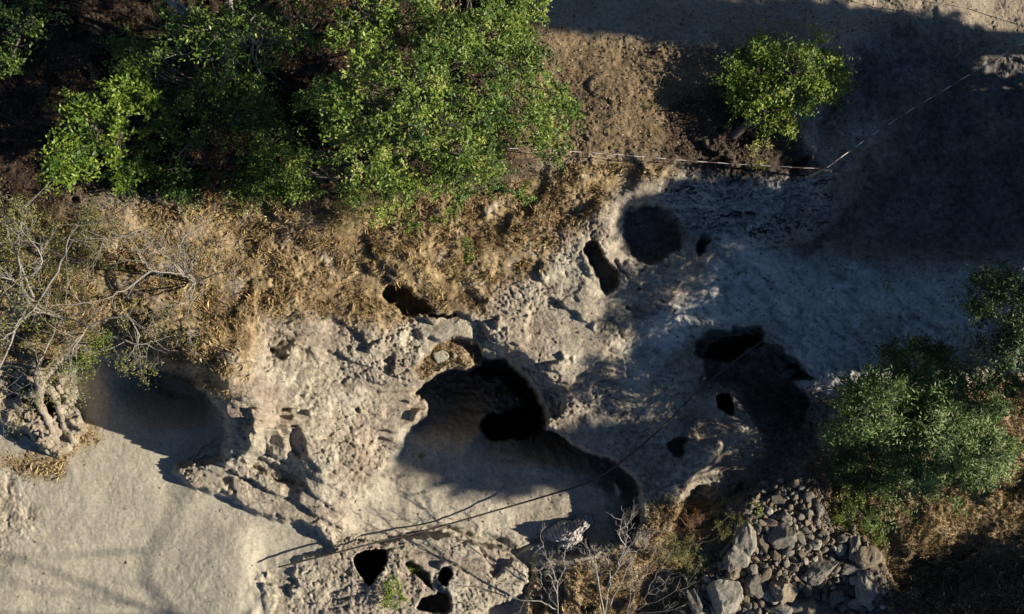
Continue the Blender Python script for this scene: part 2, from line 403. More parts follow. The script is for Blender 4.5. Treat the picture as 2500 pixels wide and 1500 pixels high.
# ---- relief
rough = np.clip(1 - .93 * mPath - .8 * into(sFloor + 10, 40) - .55 * mSlope - .6 * mSoil - .55 * mTop - .75 * mUp - .3 * mGrass, .05, 1) * inF
f1 = fbm(U, V, 130, 4, 41); f2 = fbm(UW, VW, 46, 4, 47, .6, True); f3 = fbm(UW, VW, 15, 3, 53, .6); f4 = pn(U / 6.0, V / 6.0, 61)
pits = np.clip(fbm(UW, VW, 30, 2, 71) - .28, 0, 1)
blk = np.round(fbm(UW, VW, 60, 3, 81) * 5) / 5
f5 = fbm(UW, VW, 9, 3, 171, .65)
tz = h + f1 * .30 + w1 * .05
st = .21
q = tz / st; fr = q - np.floor(q)
hq = (np.floor(q) + smooth((fr - .6) / .16)) * st
tm = (1 - bowl) * smooth(.15 + 1.6 * fbm(U, V, 170, 2, 185) + .55) * np.clip(rough * 1.5 - .45, 0, 1) * (h > -.3) * (1 - tc_)
h = h + (hq - tz) * tm * .85
reg = .22 + .95 * smooth(.5 + 1.5 * fbm(U, V, 190, 2, 181))
h += rough * (f1 * .22 + reg * (f2 * .032 + f3 * .028 + f5 * .040 + f4 * .020) - pits * .10 * smooth(.5 + 2 * f1) + blk * .022)
crk = fbm(U + w2 * 60, V * 2.2 + w1 * 60, 85, 3, 175, .5, True)
h -= rough * reg * .055 * smooth((crk - .68) / .2)
h += (1 - rough) * inF * (f3 * .010 + f4 * .0035 + f1 * .05 + f5 * .005 - .010 * smooth((pn(UW / 15, VW / 15, 225) - .6) / .2))
mStump = into(band([(0,930),(80,880),(150,900),(185,960),(185,1030),(150,1075),(100,1080),(40,1035),(-60,1000),(-60,930)]), 40)
h += mStump * (fbm(UW, VW, 24, 3, 241, .6, True) * .13 + fbm(UW, VW, 50, 2, 245) * .2)
h += mGrass * (fbm(U, V, 30, 3, 91) * .05)
h += (mTop + mLow + mDark * .5) * inF * (fbm(U, V, 18, 3, 93) * .035)
# drag marks running down the shaded slope
ru = (U + V) * .7071; rv = (U - V) * .7071
strk = fbm(ru * .22 + 30 * w1, rv * 1.0 + 25 * w2, 24, 4, 95, .6)
h += mSlope * (.05 * strk + .05 * f3 + .12 * f1)
# erosion edge along mid-grass
h = np.where(inF, h, h)

_ih = h.copy()
def hgt(px, py):
    j = int(np.clip(np.searchsorted(ax, px) - 1, 0, len(ax) - 2)); i = int(np.clip(np.searchsorted(ay, py) - 1, 0, len(ay) - 2))
    return float(_ih[i, j])
def samp(arr, px, py):
    j = np.clip(np.searchsorted(ax, px) - 1, 0, len(ax) - 2); i = np.clip(np.searchsorted(ay, py) - 1, 0, len(ay) - 2)
    fx = (px - ax[j]) / (ax[j + 1] - ax[j]); fy = (py - ay[i]) / (ay[i + 1] - ay[i])
    return (arr[i, j] * (1 - fx) + arr[i, j + 1] * fx) * (1 - fy) + (arr[i + 1, j] * (1 - fx) + arr[i + 1, j + 1] * fx) * fy

# ---- ground colours (pigment, with some shade painted in)
def c3(a): return np.array(a)[None, None, :]
nb = smooth(.5 + .9 * fbm(U, V, 70, 5, 101, .6))[..., None]; ns = smooth(.5 + 1.1 * fbm(U, V, 16, 4, 105, .7))[..., None]
rock = c3((.35, .305, .24)) * (1 - nb) + c3((.50, .455, .36)) * nb
spk = smooth(2.4 * fbm(UW, VW, 11, 3, 211, .7) - .1)[..., None]; big = smooth(.5 + 1.6 * fbm(U, V, 150, 3, 215))[..., None]
rock = rock * (.70 + .42 * ns) * (1 - .34 * spk) * (1 - .20 * big * np.array((.8, 1.0, 1.05)))
path = (c3((.32, .292, .235)) * (1 - nb) + c3((.365, .333, .262)) * nb) * (.95 + .1 * ns)
grass = (c3((.18, .125, .068)) * (1 - nb) + c3((.36, .275, .155)) * nb) * (.6 + .7 * ns)
top = (c3((.13, .095, .055)) * (1 - nb) + c3((.22, .165, .10)) * nb) * (.7 + .5 * ns)
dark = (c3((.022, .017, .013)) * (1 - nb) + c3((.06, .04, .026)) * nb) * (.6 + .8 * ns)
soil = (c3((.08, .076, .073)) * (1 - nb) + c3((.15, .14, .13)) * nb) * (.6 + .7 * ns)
slope = (c3((.38, .38, .35)) * (1 - nb) + c3((.50, .49, .45)) * nb) * (.85 + .3 * ns)
upc = (c3((.27, .225, .165)) * (1 - nb) + c3((.32, .27, .20)) * nb) * (.9 + .2 * ns)
C = rock
def over(c, m):
    global C
    m = np.clip(m, 0, 1)[..., None]; C = C * (1 - m) + c * m
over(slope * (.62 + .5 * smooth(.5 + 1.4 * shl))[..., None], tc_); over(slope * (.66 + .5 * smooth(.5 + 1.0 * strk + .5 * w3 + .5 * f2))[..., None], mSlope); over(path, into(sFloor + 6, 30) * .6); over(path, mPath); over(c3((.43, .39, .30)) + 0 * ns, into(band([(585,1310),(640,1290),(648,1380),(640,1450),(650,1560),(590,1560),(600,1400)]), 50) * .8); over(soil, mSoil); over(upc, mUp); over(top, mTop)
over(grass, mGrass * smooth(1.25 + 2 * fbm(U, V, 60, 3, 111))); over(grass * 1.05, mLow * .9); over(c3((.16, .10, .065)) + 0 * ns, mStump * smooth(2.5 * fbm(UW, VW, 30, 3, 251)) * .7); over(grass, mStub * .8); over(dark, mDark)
over(c3((.24, .16, .12)) * (.8 + .4 * ns), .18 * smooth(2.2 * fbm(U, V, 120, 3, 121)) * (1 - mPath) * (1 - mSoil) * (1 - mSlope))
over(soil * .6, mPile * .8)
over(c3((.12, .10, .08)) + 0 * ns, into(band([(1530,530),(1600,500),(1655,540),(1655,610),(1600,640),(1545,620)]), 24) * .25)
farm = ~inF
C[farm] = (np.array((.24, .19, .13)) * (.7 + .6 * nb))[farm]
col4 = np.concatenate([C, np.ones_like(C[..., :1])], -1)

s = (1 - h / H) / 100.0
verts = np.stack([(U - 1250) * s, (750 - V) * s, h], -1).reshape(-1, 3)
nv, nu = U.shape
idx = np.arange(nv * nu).reshape(nv, nu)
faces = np.stack([idx[:-1, :-1], idx[1:, :-1], idx[1:, 1:], idx[:-1, 1:]], -1).reshape(-1, 4)
me = mesh_np("ground", verts, faces, {"albedo": col4.reshape(-1, 4), "rough": rough.ravel()}, True)
gm, t, b = newmat("ground")
at = N(t, "ShaderNodeAttribute", attribute_name="albedo"); ar = N(t, "ShaderNodeAttribute", attribute_name="rough")
geo = N(t, "ShaderNodeNewGeometry")
n1 = N(t, "ShaderNodeTexNoise"); n1.inputs["Scale"].default_value = 14; n1.inputs["Detail"].default_value = 9; n1.inputs["Roughness"].default_value = .72
n2 = N(t, "ShaderNodeTexNoise"); n2.inputs["Scale"].default_value = 45; n2.inputs["Detail"].default_value = 5
t.links.new(geo.outputs["Position"], n1.inputs["Vector"]); t.links.new(geo.outputs["Position"], n2.inputs["Vector"])
mr = N(t, "ShaderNodeMapRange"); mr.inputs["From Min"].default_value = .3; mr.inputs["From Max"].default_value = .7; mr.inputs["To Min"].default_value = .72; mr.inputs["To Max"].default_value = 1.25
t.links.new(n1.outputs["Fac"], mr.inputs["Value"])
vm = N(t, "ShaderNodeVectorMath", operation='SCALE')
t.links.new(at.outputs["Color"], vm.inputs[0]); t.links.new(mr.outputs[0], vm.inputs["Scale"])
t.links.new(vm.outputs[0], b.inputs["Base Color"])
mm = N(t, "ShaderNodeMath", operation='MULTIPLY_ADD'); mm.inputs[1].default_value = .8; mm.inputs[2].default_value = .13
t.links.new(ar.outputs["Fac"], mm.inputs[0])
bp1 = N(t, "ShaderNodeBump"); bp1.inputs["Distance"].default_value = .06
bp2 = N(t, "ShaderNodeBump"); bp2.inputs["Distance"].default_value = .02; bp2.inputs["Strength"].default_value = .45
t.links.new(mm.outputs[0], bp1.inputs["Strength"])
t.links.new(n1.outputs["Fac"], bp1.inputs["Height"]); t.links.new(n2.outputs["Fac"], bp2.inputs["Height"])
t.links.new(bp2.outputs[0], bp1.inputs["Normal"]); t.links.new(bp1.outputs[0], b.inputs["Normal"])
b.inputs["Specular IOR Level"].default_value = .1
tag(link("ground", me, gm), kind="structure")

# ------------------------------------------------------------------ foliage builders
def leaf_mesh(name, pos, size, tint, aspect=.42, up=.35, droop=0.0):
    n = len(pos)
    d = RS.normal(size=(n, 3)); d[:, 2] = d[:, 2] * .6 - droop; d /= np.linalg.norm(d, axis=1)[:, None]
    nm = RS.normal(size=(n, 3)) * (1 - up); nm[:, 2] = np.abs(nm[:, 2]) + up
    nm += np.array(SV) * .25
    sd_ = np.cross(d, nm); sd_ /= np.linalg.norm(sd_, axis=1)[:, None] + 1e-9
    sz = size[:, None]
    a = pos; tip = pos + d * sz; mid = pos + d * sz * .45
    fold = np.cross(sd_, d) * sz * .08
    l = mid + sd_ * sz * aspect * .5 + fold; r = mid - sd_ * sz * aspect * .5 + fold
    v = np.stack([a, l, tip, r], 1).reshape(-1, 3)
    f = np.arange(4 * n).reshape(n, 4)
    return mesh_np(name, v, f, {"tint": np.repeat(tint, 4)})

class Tubes:
    def __init__(s): s.v = []; s.f = []; s.n = 0
    def add(s, pts, radii, k=5):
        pts = np.array(pts, float); m = len(pts)
        if m < 2: return
        d = np.gradient(pts, axis=0); d /= np.linalg.norm(d, axis=1)[:, None] + 1e-9
        ref = np.array((0, 0, 1.0)) if abs(d[0, 2]) < .8 else np.array((1.0, 0, 0))
        a = np.cross(d, ref); a /= np.linalg.norm(a, axis=1)[:, None] + 1e-9
        bb = np.cross(d, a)
        th = np.arange(k) * 2 * np.pi / k
        ring = (a[:, None] * np.cos(th)[None, :, None] + bb[:, None] * np.sin(th)[None, :, None]) * np.array(radii)[:, None, None] + pts[:, None]
        s.v.append(ring.reshape(-1, 3))
        i = np.arange((m - 1) * k); r0 = i // k; c0 = i % k; c1 = (c0 + 1) % k
        s.f.append(np.stack([r0 * k + c0, r0 * k + c1, (r0 + 1) * k + c1, (r0 + 1) * k + c0], -1) + s.n)
        s.n += m * k
    def mesh(s, name): return mesh_np(name, np.concatenate(s.v), np.concatenate(s.f), None, True)

def wiggle(a, b, n, amp, sag=0):
    a = np.array(a, float); b = np.array(b, float); L = np.linalg.norm(b - a)
    t = np.linspace(0, 1, n)[:, None]
    o = np.cumsum(RS.normal(size=(n, 3)), 0); o -= o[0]; o = o - t * o[-1]
    p = a + (b - a) * t + o * amp * L / math.sqrt(n)
    p[:, 2] += sag * L * np.sin(t[:, 0] * np.pi)
    return p

def crown_tree(name, label, cat, base, lobes, n, leaf, mat, bark='bark', clump=.34, dens=1.0, zthick=1.2, aspect=.42, group=None, twigs=.5, trunk_r=.14, tintmu=.5, nclump=None, droop=0.0, low=False):
    """lobes: (px, py, rx, ry, ztop) in photo pixels; crowns are real volumes at their own height"""
    bx, by, bz = base
    root = empty(name, P(bx, by, bz) if not low else P(bx, by, bz), label, cat, group)
    area = np.array([l[2] * l[3] for l in lobes], float); prob = area / area.sum()
    nc = nclump or int(n / 110)
    which = RS.choice(len(lobes), nc, p=prob)
    L = np.array(lobes, float)[which]
    ang = RS.rand(nc) * 2 * np.pi; rad = np.sqrt(RS.rand(nc))
    rad = rad * (1 + .16 * np.sin(ang * 3 + L[:, 0]) + .10 * np.sin(ang * 7 + L[:, 1])) * .93
    px = L[:, 0] + np.cos(ang) * rad * L[:, 2]; py = L[:, 1] + np.sin(ang) * rad * L[:, 3]
    z = L[:, 4] - zthick * (rad ** 2) * .8 - np.abs(RS.normal(size=nc)) * zthick * .42
    cc = Pn(px, py, z)
    ctint = tintmu + RS.normal(size=nc) * .2
    w_ = RS.rand(nc) ** 1.2 + .25
    which = RS.choice(nc, n, p=w_ / w_.sum())
    cr = clump * (.5 + .8 * RS.rand(nc))
    # leaves sit along short sprays inside each clump
    nsp = 7
    spd = RS.normal(size=(nc, nsp, 3)); spd /= np.linalg.norm(spd, axis=2)[..., None]; spd[..., 2] *= .65
    k = RS.randint(0, nsp, n); tt = RS.rand(n) ** .7
    pos = cc[which] + spd[which, k] * (cr[which] * tt)[:, None] * 1.5 + RS.normal(size=(n, 3)) * (cr[which] * .17)[:, None]
    tint = np.clip(ctint[which] + RS.normal(size=n) * .16, 0, 1)
    size = leaf * (.6 + .7 * RS.rand(n))
    ro = root.location
    crown = link("crown", leaf_mesh("crown", pos - np.array(ro), size, tint, aspect, droop=droop), MAT[mat], root)
    tb = Tubes(); b0 = np.array(ro) * 0
    cz = np.average(z) - zthick * .6
    ctr = cc.mean(0) - np.array(ro)
    fork = np.array((ctr[0] * .35, ctr[1] * .35, max(.25, (ctr[2]) * .42)))
    b00 = np.array((0, 0, -.25))
    tb.add(wiggle(b00, fork, 8, .12), np.linspace(trunk_r, trunk_r * .7, 8), 8)
    nl = max(4, min(9, nc // 12)); lim = []
    sel = RS.choice(nc, min(nl, nc), False)
    for i in sel:
        tgt = cc[i] - np.array(ro); tgt = fork + (tgt - fork) * .7
        p = wiggle(fork, tgt, 9, .14, .06); tb.add(p, np.linspace(trunk_r * .6, trunk_r * .2, 9), 6); lim.append(p)
    allp = np.concatenate(lim)
    allr = np.tile(np.linspace(trunk_r * .6, trunk_r * .2, 9), len(lim))
    for i in range(nc):
        if RS.rand() > twigs: continue
        tgt = cc[i] - np.array(ro)
        d = np.linalg.norm(allp - tgt, axis=1) + allp[:, 2] * .05
        j = int(np.argmin(d)); r0 = min(allr[j] * .6, trunk_r * .25)
        p = wiggle(allp[j], tgt, 6, .13, .04); tb.add(p, np.linspace(r0, .006, 6), 4)
        for q in range(2):
            m = p[RS.randint(2, 5)]; tb.add(wiggle(m, m + RS.normal(size=3) * cr[i] * .9, 4, .15), np.linspace(r0 * .45, .003, 4), 3)
    link("trunk", tb.mesh("trunk"), MAT[bark], root)
    return root

def grow(tb, p, d, L, r, depth, spread=.55, flat=.6, kids=(2, 4), tips=None, seg=5):
    """bare recursive branch"""
    p = np.array(p, float); d = np.array(d, float); d /= np.linalg.norm(d)
    pts = [p]; cur = d.copy()
    for i in range(seg):
        cur = cur + RS.normal(size=3) * .14; cur /= np.linalg.norm(cur)
        pts.append(pts[-1] + cur * L / seg)
    pts = np.array(pts); r1 = r * .5
    tb.add(pts, np.linspace(r, r1, len(pts)), 5 if r > .02 else 3)
    if depth == 0:
        if tips is not None: tips.append(pts[-1])
        return
    nk = RS.randint(kids[0], kids[1] + 1)
    for k in range(nk):
        i = RS.randint(1, seg + 1) if k else seg
        nd = cur + RS.normal(size=3) * np.array((spread, spread, spread * flat))
        grow(tb, pts[i], nd, L * (.5 + .3 * RS.rand()), max(r * (.55 if k else .65) , .003), depth - 1, spread, flat, kids, tips, seg)

# ------------------------------------------------------------------ trees and shrubs in view
crown_tree("broadleaf_tree", "large bright green tree with a wide crown at the top middle of the bank", "tree", (1010, 340, hgt(1010, 340)),
    [(1000,190,290,200,8.0),(1180,170,170,150,7.4),(900,360,240,130,6.6),(1290,300,110,95,6.2),(1365,270,45,50,6.0),(1330,370,50,40,5.6),(1250,470,40,40,5.0),(960,520,60,25,4.4),(950,-150,260,90,9.0),(720,-150,180,80,8.6),(1120,400,150,80,5.8),(1040,30,280,90,7.6),(1240,90,70,70,6.4),(700,390,105,90,5.0),(1000,440,130,50,5.0)],  # lobes above the top edge are unseen, added to shade the top left
    72000, .075, 'green', clump=.27, zthick=2.6, tintmu=.52, twigs=.6, trunk_r=.2, nclump=360)
crown_tree("broadleaf_tree", "smaller sunlit green tree at the left with ragged clumps over dark ground", "tree", (290, 350, hgt(290, 350)),
    [(310,235,70,80,5.4),(200,275,70,45,5.4),(160,395,65,50,5.3),(260,340,110,60,4.3),(390,320,70,60,4.0),(340,420,90,50,3.8)],
    11000, .085, 'lime', clump=.24, zthick=1.2, tintmu=.42, twigs=.5, nclump=85)
crown_tree("thin_tree", "thin dull green tree with pale bare twigs left of the large crown", "tree", (600, 120, hgt(600, 120)),
    [(560,90,150,90,6.0),(420,-110,180,80,7.0),(250,-160,120,70,6.6),(460,60,80,60,5.6),(680,60,110,70,6.2),(620,200,120,70,5.0),(420,110,50,30,6.4),(500,155,25,20,6.6)],  # two unseen lobes past the top edge, added to shade the corner
    9000, .085, 'green', 'bark_pale', clump=.3, zthick=1.2, tintmu=.42, twigs=.9)
crown_tree("thin_tree", "dark green shrub in the shade at the top left corner", "shrub", (60, 60, hgt(60, 60)),
    [(50,50,90,60,4.0),(20,160,50,50,3.8)], 2600, .085, 'green', clump=.3, tintmu=.35)
crown_tree("dark_tree", "dark green tree in shade between the small sunlit tree and the large tree", "tree", (520, 260, hgt(520, 260)),
    [(480,250,90,90,4.0),(560,250,90,60,4.2),(620,300,90,90,4.3),(450,420,100,60,3.4),(620,440,90,60,3.6),(330,130,90,50,3.8)],
    15000, .08, 'green', clump=.3, zthick=1.1, tintmu=.30, twigs=.6)
crown_tree("rust_shrub", "small rust brown shrub between the left tree and the large tree", "shrub", (550, 370, hgt(550, 370)),
    [(540,340,80,70,3.7),(560,420,60,50,3.4)], 3200, .06, 'rust', clump=.22, zthick=.5, tintmu=.5, trunk_r=.05)
crown_tree("rust_shrub", "reddish dry shrub under the thin tree at the top", "shrub", (690, 160, hgt(690, 160)),
    [(680,150,50,40,4.3),(780,10,50,20,4.6)], 1500, .06, 'rust', clump=.2, zthick=.5, tintmu=.6, trunk_r=.04)
crown_tree("small_tree", "small lime green tree standing alone on the edge of the brown plateau", "tree", (1790, 345, hgt(1790, 345)),
    [(1900,200,130,90,3.7),(1860,130,60,40,3.6),(1970,200,90,90,3.75),(1830,230,70,80,3.3),(1900,300,90,50,3.3),(2010,210,55,50,3.6),(1860,90,14,50,4.1),(1920,110,16,40,4.1),(1985,120,30,40,4.0),(2030,180,34,44,3.9),(1800,190,30,50,3.5)],
    17000, .075, 'lime', clump=.25, zthick=1.0, tintmu=.55, twigs=.7, trunk_r=.12)
crown_tree("small_sapling", "small sapling beside the barrier rope under the lone lime green tree", "sapling", (1850, 430, hgt(1850, 430)),
    [(1850,370,22,40,3.1),(1845,420,18,22,2.9)], 600, .06, 'olive', clump=.12, zthick=.3, tintmu=.7, trunk_r=.02)
crown_tree("green_bush", "broad dark green bush with narrow leaves covering the slope right of the rubble heap", "bush", (2240, 1080, hgt(2240, 1080)),
    [(2250,960,170,100,4.6),(2300,1090,170,130,4.2),(2130,1010,120,90,4.5),(2190,1130,130,90,1.8),(2380,1060,100,130,4.0),(2070,1120,60,50,1.5),(2200,1220,110,60,1.4),(2330,1200,90,50,1.9),(2240,880,90,45,4.3),(2260,1030,160,80,3.5)],
    80000, .095, 'dark', clump=.30, zthick=2.6, nclump=330, tintmu=.62, aspect=.26, trunk_r=.09, twigs=.4)
crown_tree("green_bush", "dark bush at the right edge above the broad narrow-leaved bush", "bush", (2450, 780, hgt(2450, 780)),
    [(2440,760,90,100,5.2),(2520,880,120,120,5.4),(2430,690,60,40,4.8),(2600,740,110,150,5.8)],
    13000, .09, 'dark', clump=.28, zthick=1.0, tintmu=.28, aspect=.3, trunk_r=.08)
crown_tree("olive_bush", "low leafy bush growing among stones above the rubble heap", "bush", (2080, 1230, hgt(2080, 1230)),
    [(2085,1220,45,65,1.0),(2060,1270,28,36,.8),(2130,1290,36,40,.9)], 3800, .06, 'green', clump=.16, zthick=.35, tintmu=.5, aspect=.3, trunk_r=.03)
crown_tree("olive_bush", "yellow green bush at the front edge of the large tree's shade", "bush", (880, 500, hgt(880, 500)),
    [(870,510,75,45,3.1),(900,450,40,40,3.4),(840,540,45,25,2.8)], 5200, .05, 'olive', clump=.16, zthick=.35, tintmu=.5, aspect=.2, trunk_r=.03)
crown_tree("olive_bush", "olive bush at the left under the leafless branches", "bush", (200, 650, hgt(200, 650)),
    [(190,640,110,60,2.9),(60,560,90,60,3.0),(240,560,90,40,3.0),(180,720,60,50,2.6)], 8000, .05, 'olive', clump=.2, zthick=.5, tintmu=.35, aspect=.25, trunk_r=.03)
crown_tree("green_sprig", "small green shrub at the brink of the left hollow", "shrub", (235, 830, hgt(235, 830)),
    [(245,830,30,22,2.9),(205,880,34,24,2.4),(180,895,25,15,2.2)], 1500, .065, 'lime', clump=.14, zthick=.3, tintmu=.55, trunk_r=.02)
for (x, y, rx, ry, lb, n, mt) in [(1140,612,14,38,"tall green weed in the middle of the dry grass bank",420,'green'),
        (1092,530,32,22,"green weed just below the large tree's crown",520,'green'), (1005,540,22,32,"green weed hanging from the large tree's lower edge",420,'green'),
        (955,1450,34,42,"bright green weed between the holes of the pale knob",1500,'lime'), (1012,1395,22,18,"small green weed beside the slot in the pale knob",280,'lime'),
        (1030,1112,11,13,"tiny yellow green weed on the sandy pit floor",110,'olive'), (1765,1228,16,16,"small yellow green weed at the head of the rubble heap",220,'lime'),
        (1850,1243,14,16,"small green weed among the upper stones of the rubble heap",160,'lime')]:
    z = hgt(x, y)
    crown_tree("weed", lb, "weed", (x, y, z), [(x, y, rx, ry, z + .35)], n, .05, mt, clump=.08, zthick=.15, tintmu=.55, trunk_r=.008, nclump=max(6, n // 40), aspect=.35)
crown_tree("rust_shrub", "rust brown twiggy shrub at the right end of the pit floor", "shrub", (1680, 1290, hgt(1680, 1290)),
    [(1690,1250,45,30,1.2),(1670,1280,30,25,1.0)], 1500, .06, 'rust', 'bark_red', clump=.14, zthick=.3, tintmu=.4, aspect=.12, trunk_r=.025, twigs=1)
crown_tree("olive_bush", "low yellow bush below the rust brown shrub", "bush", (1650, 1350, hgt(1650, 1350)),
    [(1650,1340,55,38,1.0),(1690,1370,50,30,.9),(1790,1290,45,40,.8)], 4200, .05, 'olive', clump=.14, zthick=.25, tintmu=.62, aspect=.14, trunk_r=.02)

# ---- leafless trees
def bare_tree(name, label, base, limbs, mat, r=.05, depth=3, leaves=0, cat="tree", lmat='olive', twl=.8, flat=.5, spread=.55):
    root = empty(name, P(*base), label, cat); ro = np.array(root.location)
    tb = Tubes(); tips = []
    for limb in limbs:
        pts = np.array([np.array(P(*q)) - ro for q in limb])
        sp = spline(pts, 5, False); n = len(sp); rr = np.linspace(r, r * .3, n)
        sp[1:] += RS.normal(size=(n - 1, 3)) * .015
        tb.add(sp, rr, 6)
        for i in range(3, n):
            if RS.rand() < (.75 if i > n * .3 else .35):
                d = sp[i] - sp[i - 1]; d /= np.linalg.norm(d)
                nd = d + RS.normal(size=3) * np.array((.8, .8, .5))
                grow(tb, sp[i], nd, twl * (.5 + .6 * RS.rand()), max(rr[i] * .6, .008), depth - 1, spread, flat, (2, 3), tips, 4)
        grow(tb, sp[-1], sp[-1] - sp[-2], twl, rr[-1], depth - 1, spread, flat, (2, 3), tips, 4)
    link("trunk", tb.mesh("trunk"), mat, root)
    if leaves:
        tips = np.array(tips); k = RS.randint(0, len(tips), leaves)
        pos = tips[k] + RS.normal(size=(leaves, 3)) * .07
        link("crown", leaf_mesh("crown", pos, .055 * (.6 + .7 * RS.rand(leaves)), np.clip(.55 + .2 * RS.normal(size=leaves), 0, 1)), MAT[lmat], root)
    return root
z0 = 2.05
bare_tree("dead_tree", "pale leafless tree leaning over the dry grass at the left", (478, 690, z0),
    [[(478,690,z0),(462,672,2.6),(440,668,3.0),(372,660,3.6),(345,630,3.9),(330,600,4.0)], [(478,690,z0),(440,668,3.0),(405,620,3.6),(385,590,4.0),(345,560,4.2)],
     [(470,680,2.4),(438,655,3.1),(436,610,3.7),(450,575,4.0)], [(470,680,2.4),(460,665,2.9),(478,620,3.5),(505,595,3.9),(540,585,4.1)],
     [(372,660,3.6),(300,710,3.8),(240,735,3.9),(150,745,4.0)], [(478,690,z0),(455,715,2.7),(455,740,3.0),(430,745,3.2),(400,748,3.2)],
     [(478,690,z0),(462,740,2.8),(462,800,3.0)], [(478,690,z0),(520,672,2.7),(560,660,3.0)], [(345,560,4.2),(290,580,4.2),(250,590,4.2)]],
    MAT['bark_pale'], .022, 3, 900, twl=.46)
bare_tree("bare_tree", "tangled grey half bare tree at the left edge above the root clump", (120, 790, 1.6),
    [[(150,775,1.8),(90,740,3.0),(40,690,3.8),(-10,670,4.2)], [(150,775,1.8),(70,740,3.1),(45,640,3.8),(50,560,4.2),(60,500,4.4)], [(150,775,1.8),(80,760,3.0),(30,810,3.6),(-20,840,4.0)],
     [(90,740,3.0),(30,600,4.0),(10,520,4.3)], [(150,775,1.8),(110,860,2.8),(90,900,3.1)], [(80,760,3.0),(150,640,3.6),(180,560,4.0),(250,540,4.2)],
     [(70,740,3.1),(0,900,3.3),(-20,960,3.4)], [(150,775,1.8),(210,800,2.8),(180,850,3.2),(170,900,3.2)], [(40,690,3.8),(100,650,4.2),(90,600,4.3)],
     [(210,800,2.6),(300,770,2.9),(340,820,3.0),(320,860,3.0)], [(210,800,2.6),(330,840,2.8),(380,830,2.8)]],
    MAT['bark_pale'], .026, 3, 7000, twl=.55)
bare_tree("dead_bush", "tall bleached leafless bush at the bottom edge below the pit floor", (1362, 1500, .5),
    [[(1362,1500,.5),(1360,1430,1.5),(1355,1400,1.9),(1335,1360,2.3),(1322,1320,2.6)], [(1360,1430,1.5),(1375,1390,1.9),(1380,1340,2.3),(1392,1325,2.5)],
     [(1360,1450,1.3),(1340,1400,1.8),(1330,1380,2.0)], [(1362,1490,.6),(1330,1440,1.2),(1318,1400,1.5)], [(1362,1490,.6),(1320,1470,1.0),(1280,1465,1.2)]],
    MAT['bark_pale'], .017, 3, 0, "bush", twl=.24)
bare_tree("dead_bush", "bleached leafless bush with long forked stems right of the pale cloth", (1475, 1510, .5),
    [[(1475,1510,.5),(1485,1440,1.3),(1505,1390,1.8),(1530,1345,2.2),(1570,1300,2.5),(1600,1298,2.6)], [(1505,1390,1.8),(1525,1335,2.3),(1530,1300,2.5),(1540,1260,2.7)],
     [(1475,1500,.6),(1460,1420,1.5),(1448,1370,2.0),(1435,1340,2.3)], [(1460,1420,1.5),(1455,1375,1.9),(1462,1345,2.1)], [(1485,1440,1.3),(1490,1390,1.7),(1475,1350,2.1)],
     [(1490,1480,.8),(1540,1370,1.6),(1570,1330,1.9)], [(1525,1335,2.3),(1512,1300,2.5),(1518,1270,2.6)]],
    MAT['bark_pale'], .017, 3, 0, "bush", twl=.24)
bare_tree("dead_bush", "grey thorny bush in a tangle left of the big stones", (1560, 1500, .5),
    [[(1530,1500,.5),(1580,1450,1.0),(1630,1420,1.2)], [(1530,1500,.5),(1560,1430,1.1),(1590,1380,1.4)], [(1530,1500,.5),(1620,1460,.9),(1680,1430,1.0)], [(1580,1450,1.0),(1610,1390,1.3),(1640,1350,1.4)],
     [(1530,1500,.5),(1540,1440,1.2),(1545,1400,1.4)], [(1560,1500,.5),(1640,1490,.8),(1690,1470,.9)]],
    MAT['bark_pale'], .011, 3, 0, "bush", twl=.3)

# ------------------------------------------------------------------ small cover nobody could count
def scatter(n, mask, x0, x1, y0, y1):
    px = x0 + RS.rand(n) * (x1 - x0); py = y0 + RS.rand(n) * (y1 - y0)
    keep = RS.rand(n) < samp(mask, px, py)
    px, py = px[keep], py[keep]
    return px, py, Pn(px, py, samp(_ih, px, py))

gr = np.clip(mGrass * smooth(.62 + 2.2 * fbm(U, V, 60, 4, 131)) * (1 - mDark) + mTop * .16 + mLow * .8 + mStub * .7, 0, 1)
px, py, pos = scatter(900000, gr, -60, 2560, -60, 1560)
n = len(pos)
cl = fbm(px, py, 90, 3, 141) + .5 * fbm(px, py, 14, 2, 145)
tint = np.clip(.50 + .62 * cl + RS.normal(size=n) * .13, 0, 1)
d = RS.normal(size=(n, 3)) * .8; lean = np.stack([fbm(px, py, 34, 2, 151), fbm(px, py, 34, 2, 155), np.full(n, 0)], -1) * .9
d = d + lean; d[:, 2] = .5 + .6 * RS.rand(n); d /= np.linalg.norm(d, axis=1)[:, None]
topm = samp(mTop, px, py)
L = (.035 + .06 * RS.rand(n) + .16 * (RS.rand(n) < .10) * RS.rand(n)) * (1 - .55 * topm); wd = .003 + .004 * RS.rand(n)
sd = np.cross(d, RS.normal(size=(n, 3))); sd /= np.linalg.norm(sd, axis=1)[:, None]
bend = d * L[:, None]; bend[:, 2] *= .6; bend += lean * L[:, None] * .3
b0 = pos - np.array((0, 0, .01)); m0 = pos + d * (L * .5)[:, None]
v = np.stack([b0 - sd * wd[:, None], b0 + sd * wd[:, None], m0 + sd * wd[:, None] * .8, pos + bend], 1).reshape(-1, 3)
tag(link("dry_grass", mesh_np("dry_grass", v, np.arange(4 * n).reshape(n, 4), {"tint": np.repeat(tint, 4)}), MAT['straw']), "dry straw coloured grass on the bank and banks' edges", "grass", kind="stuff")

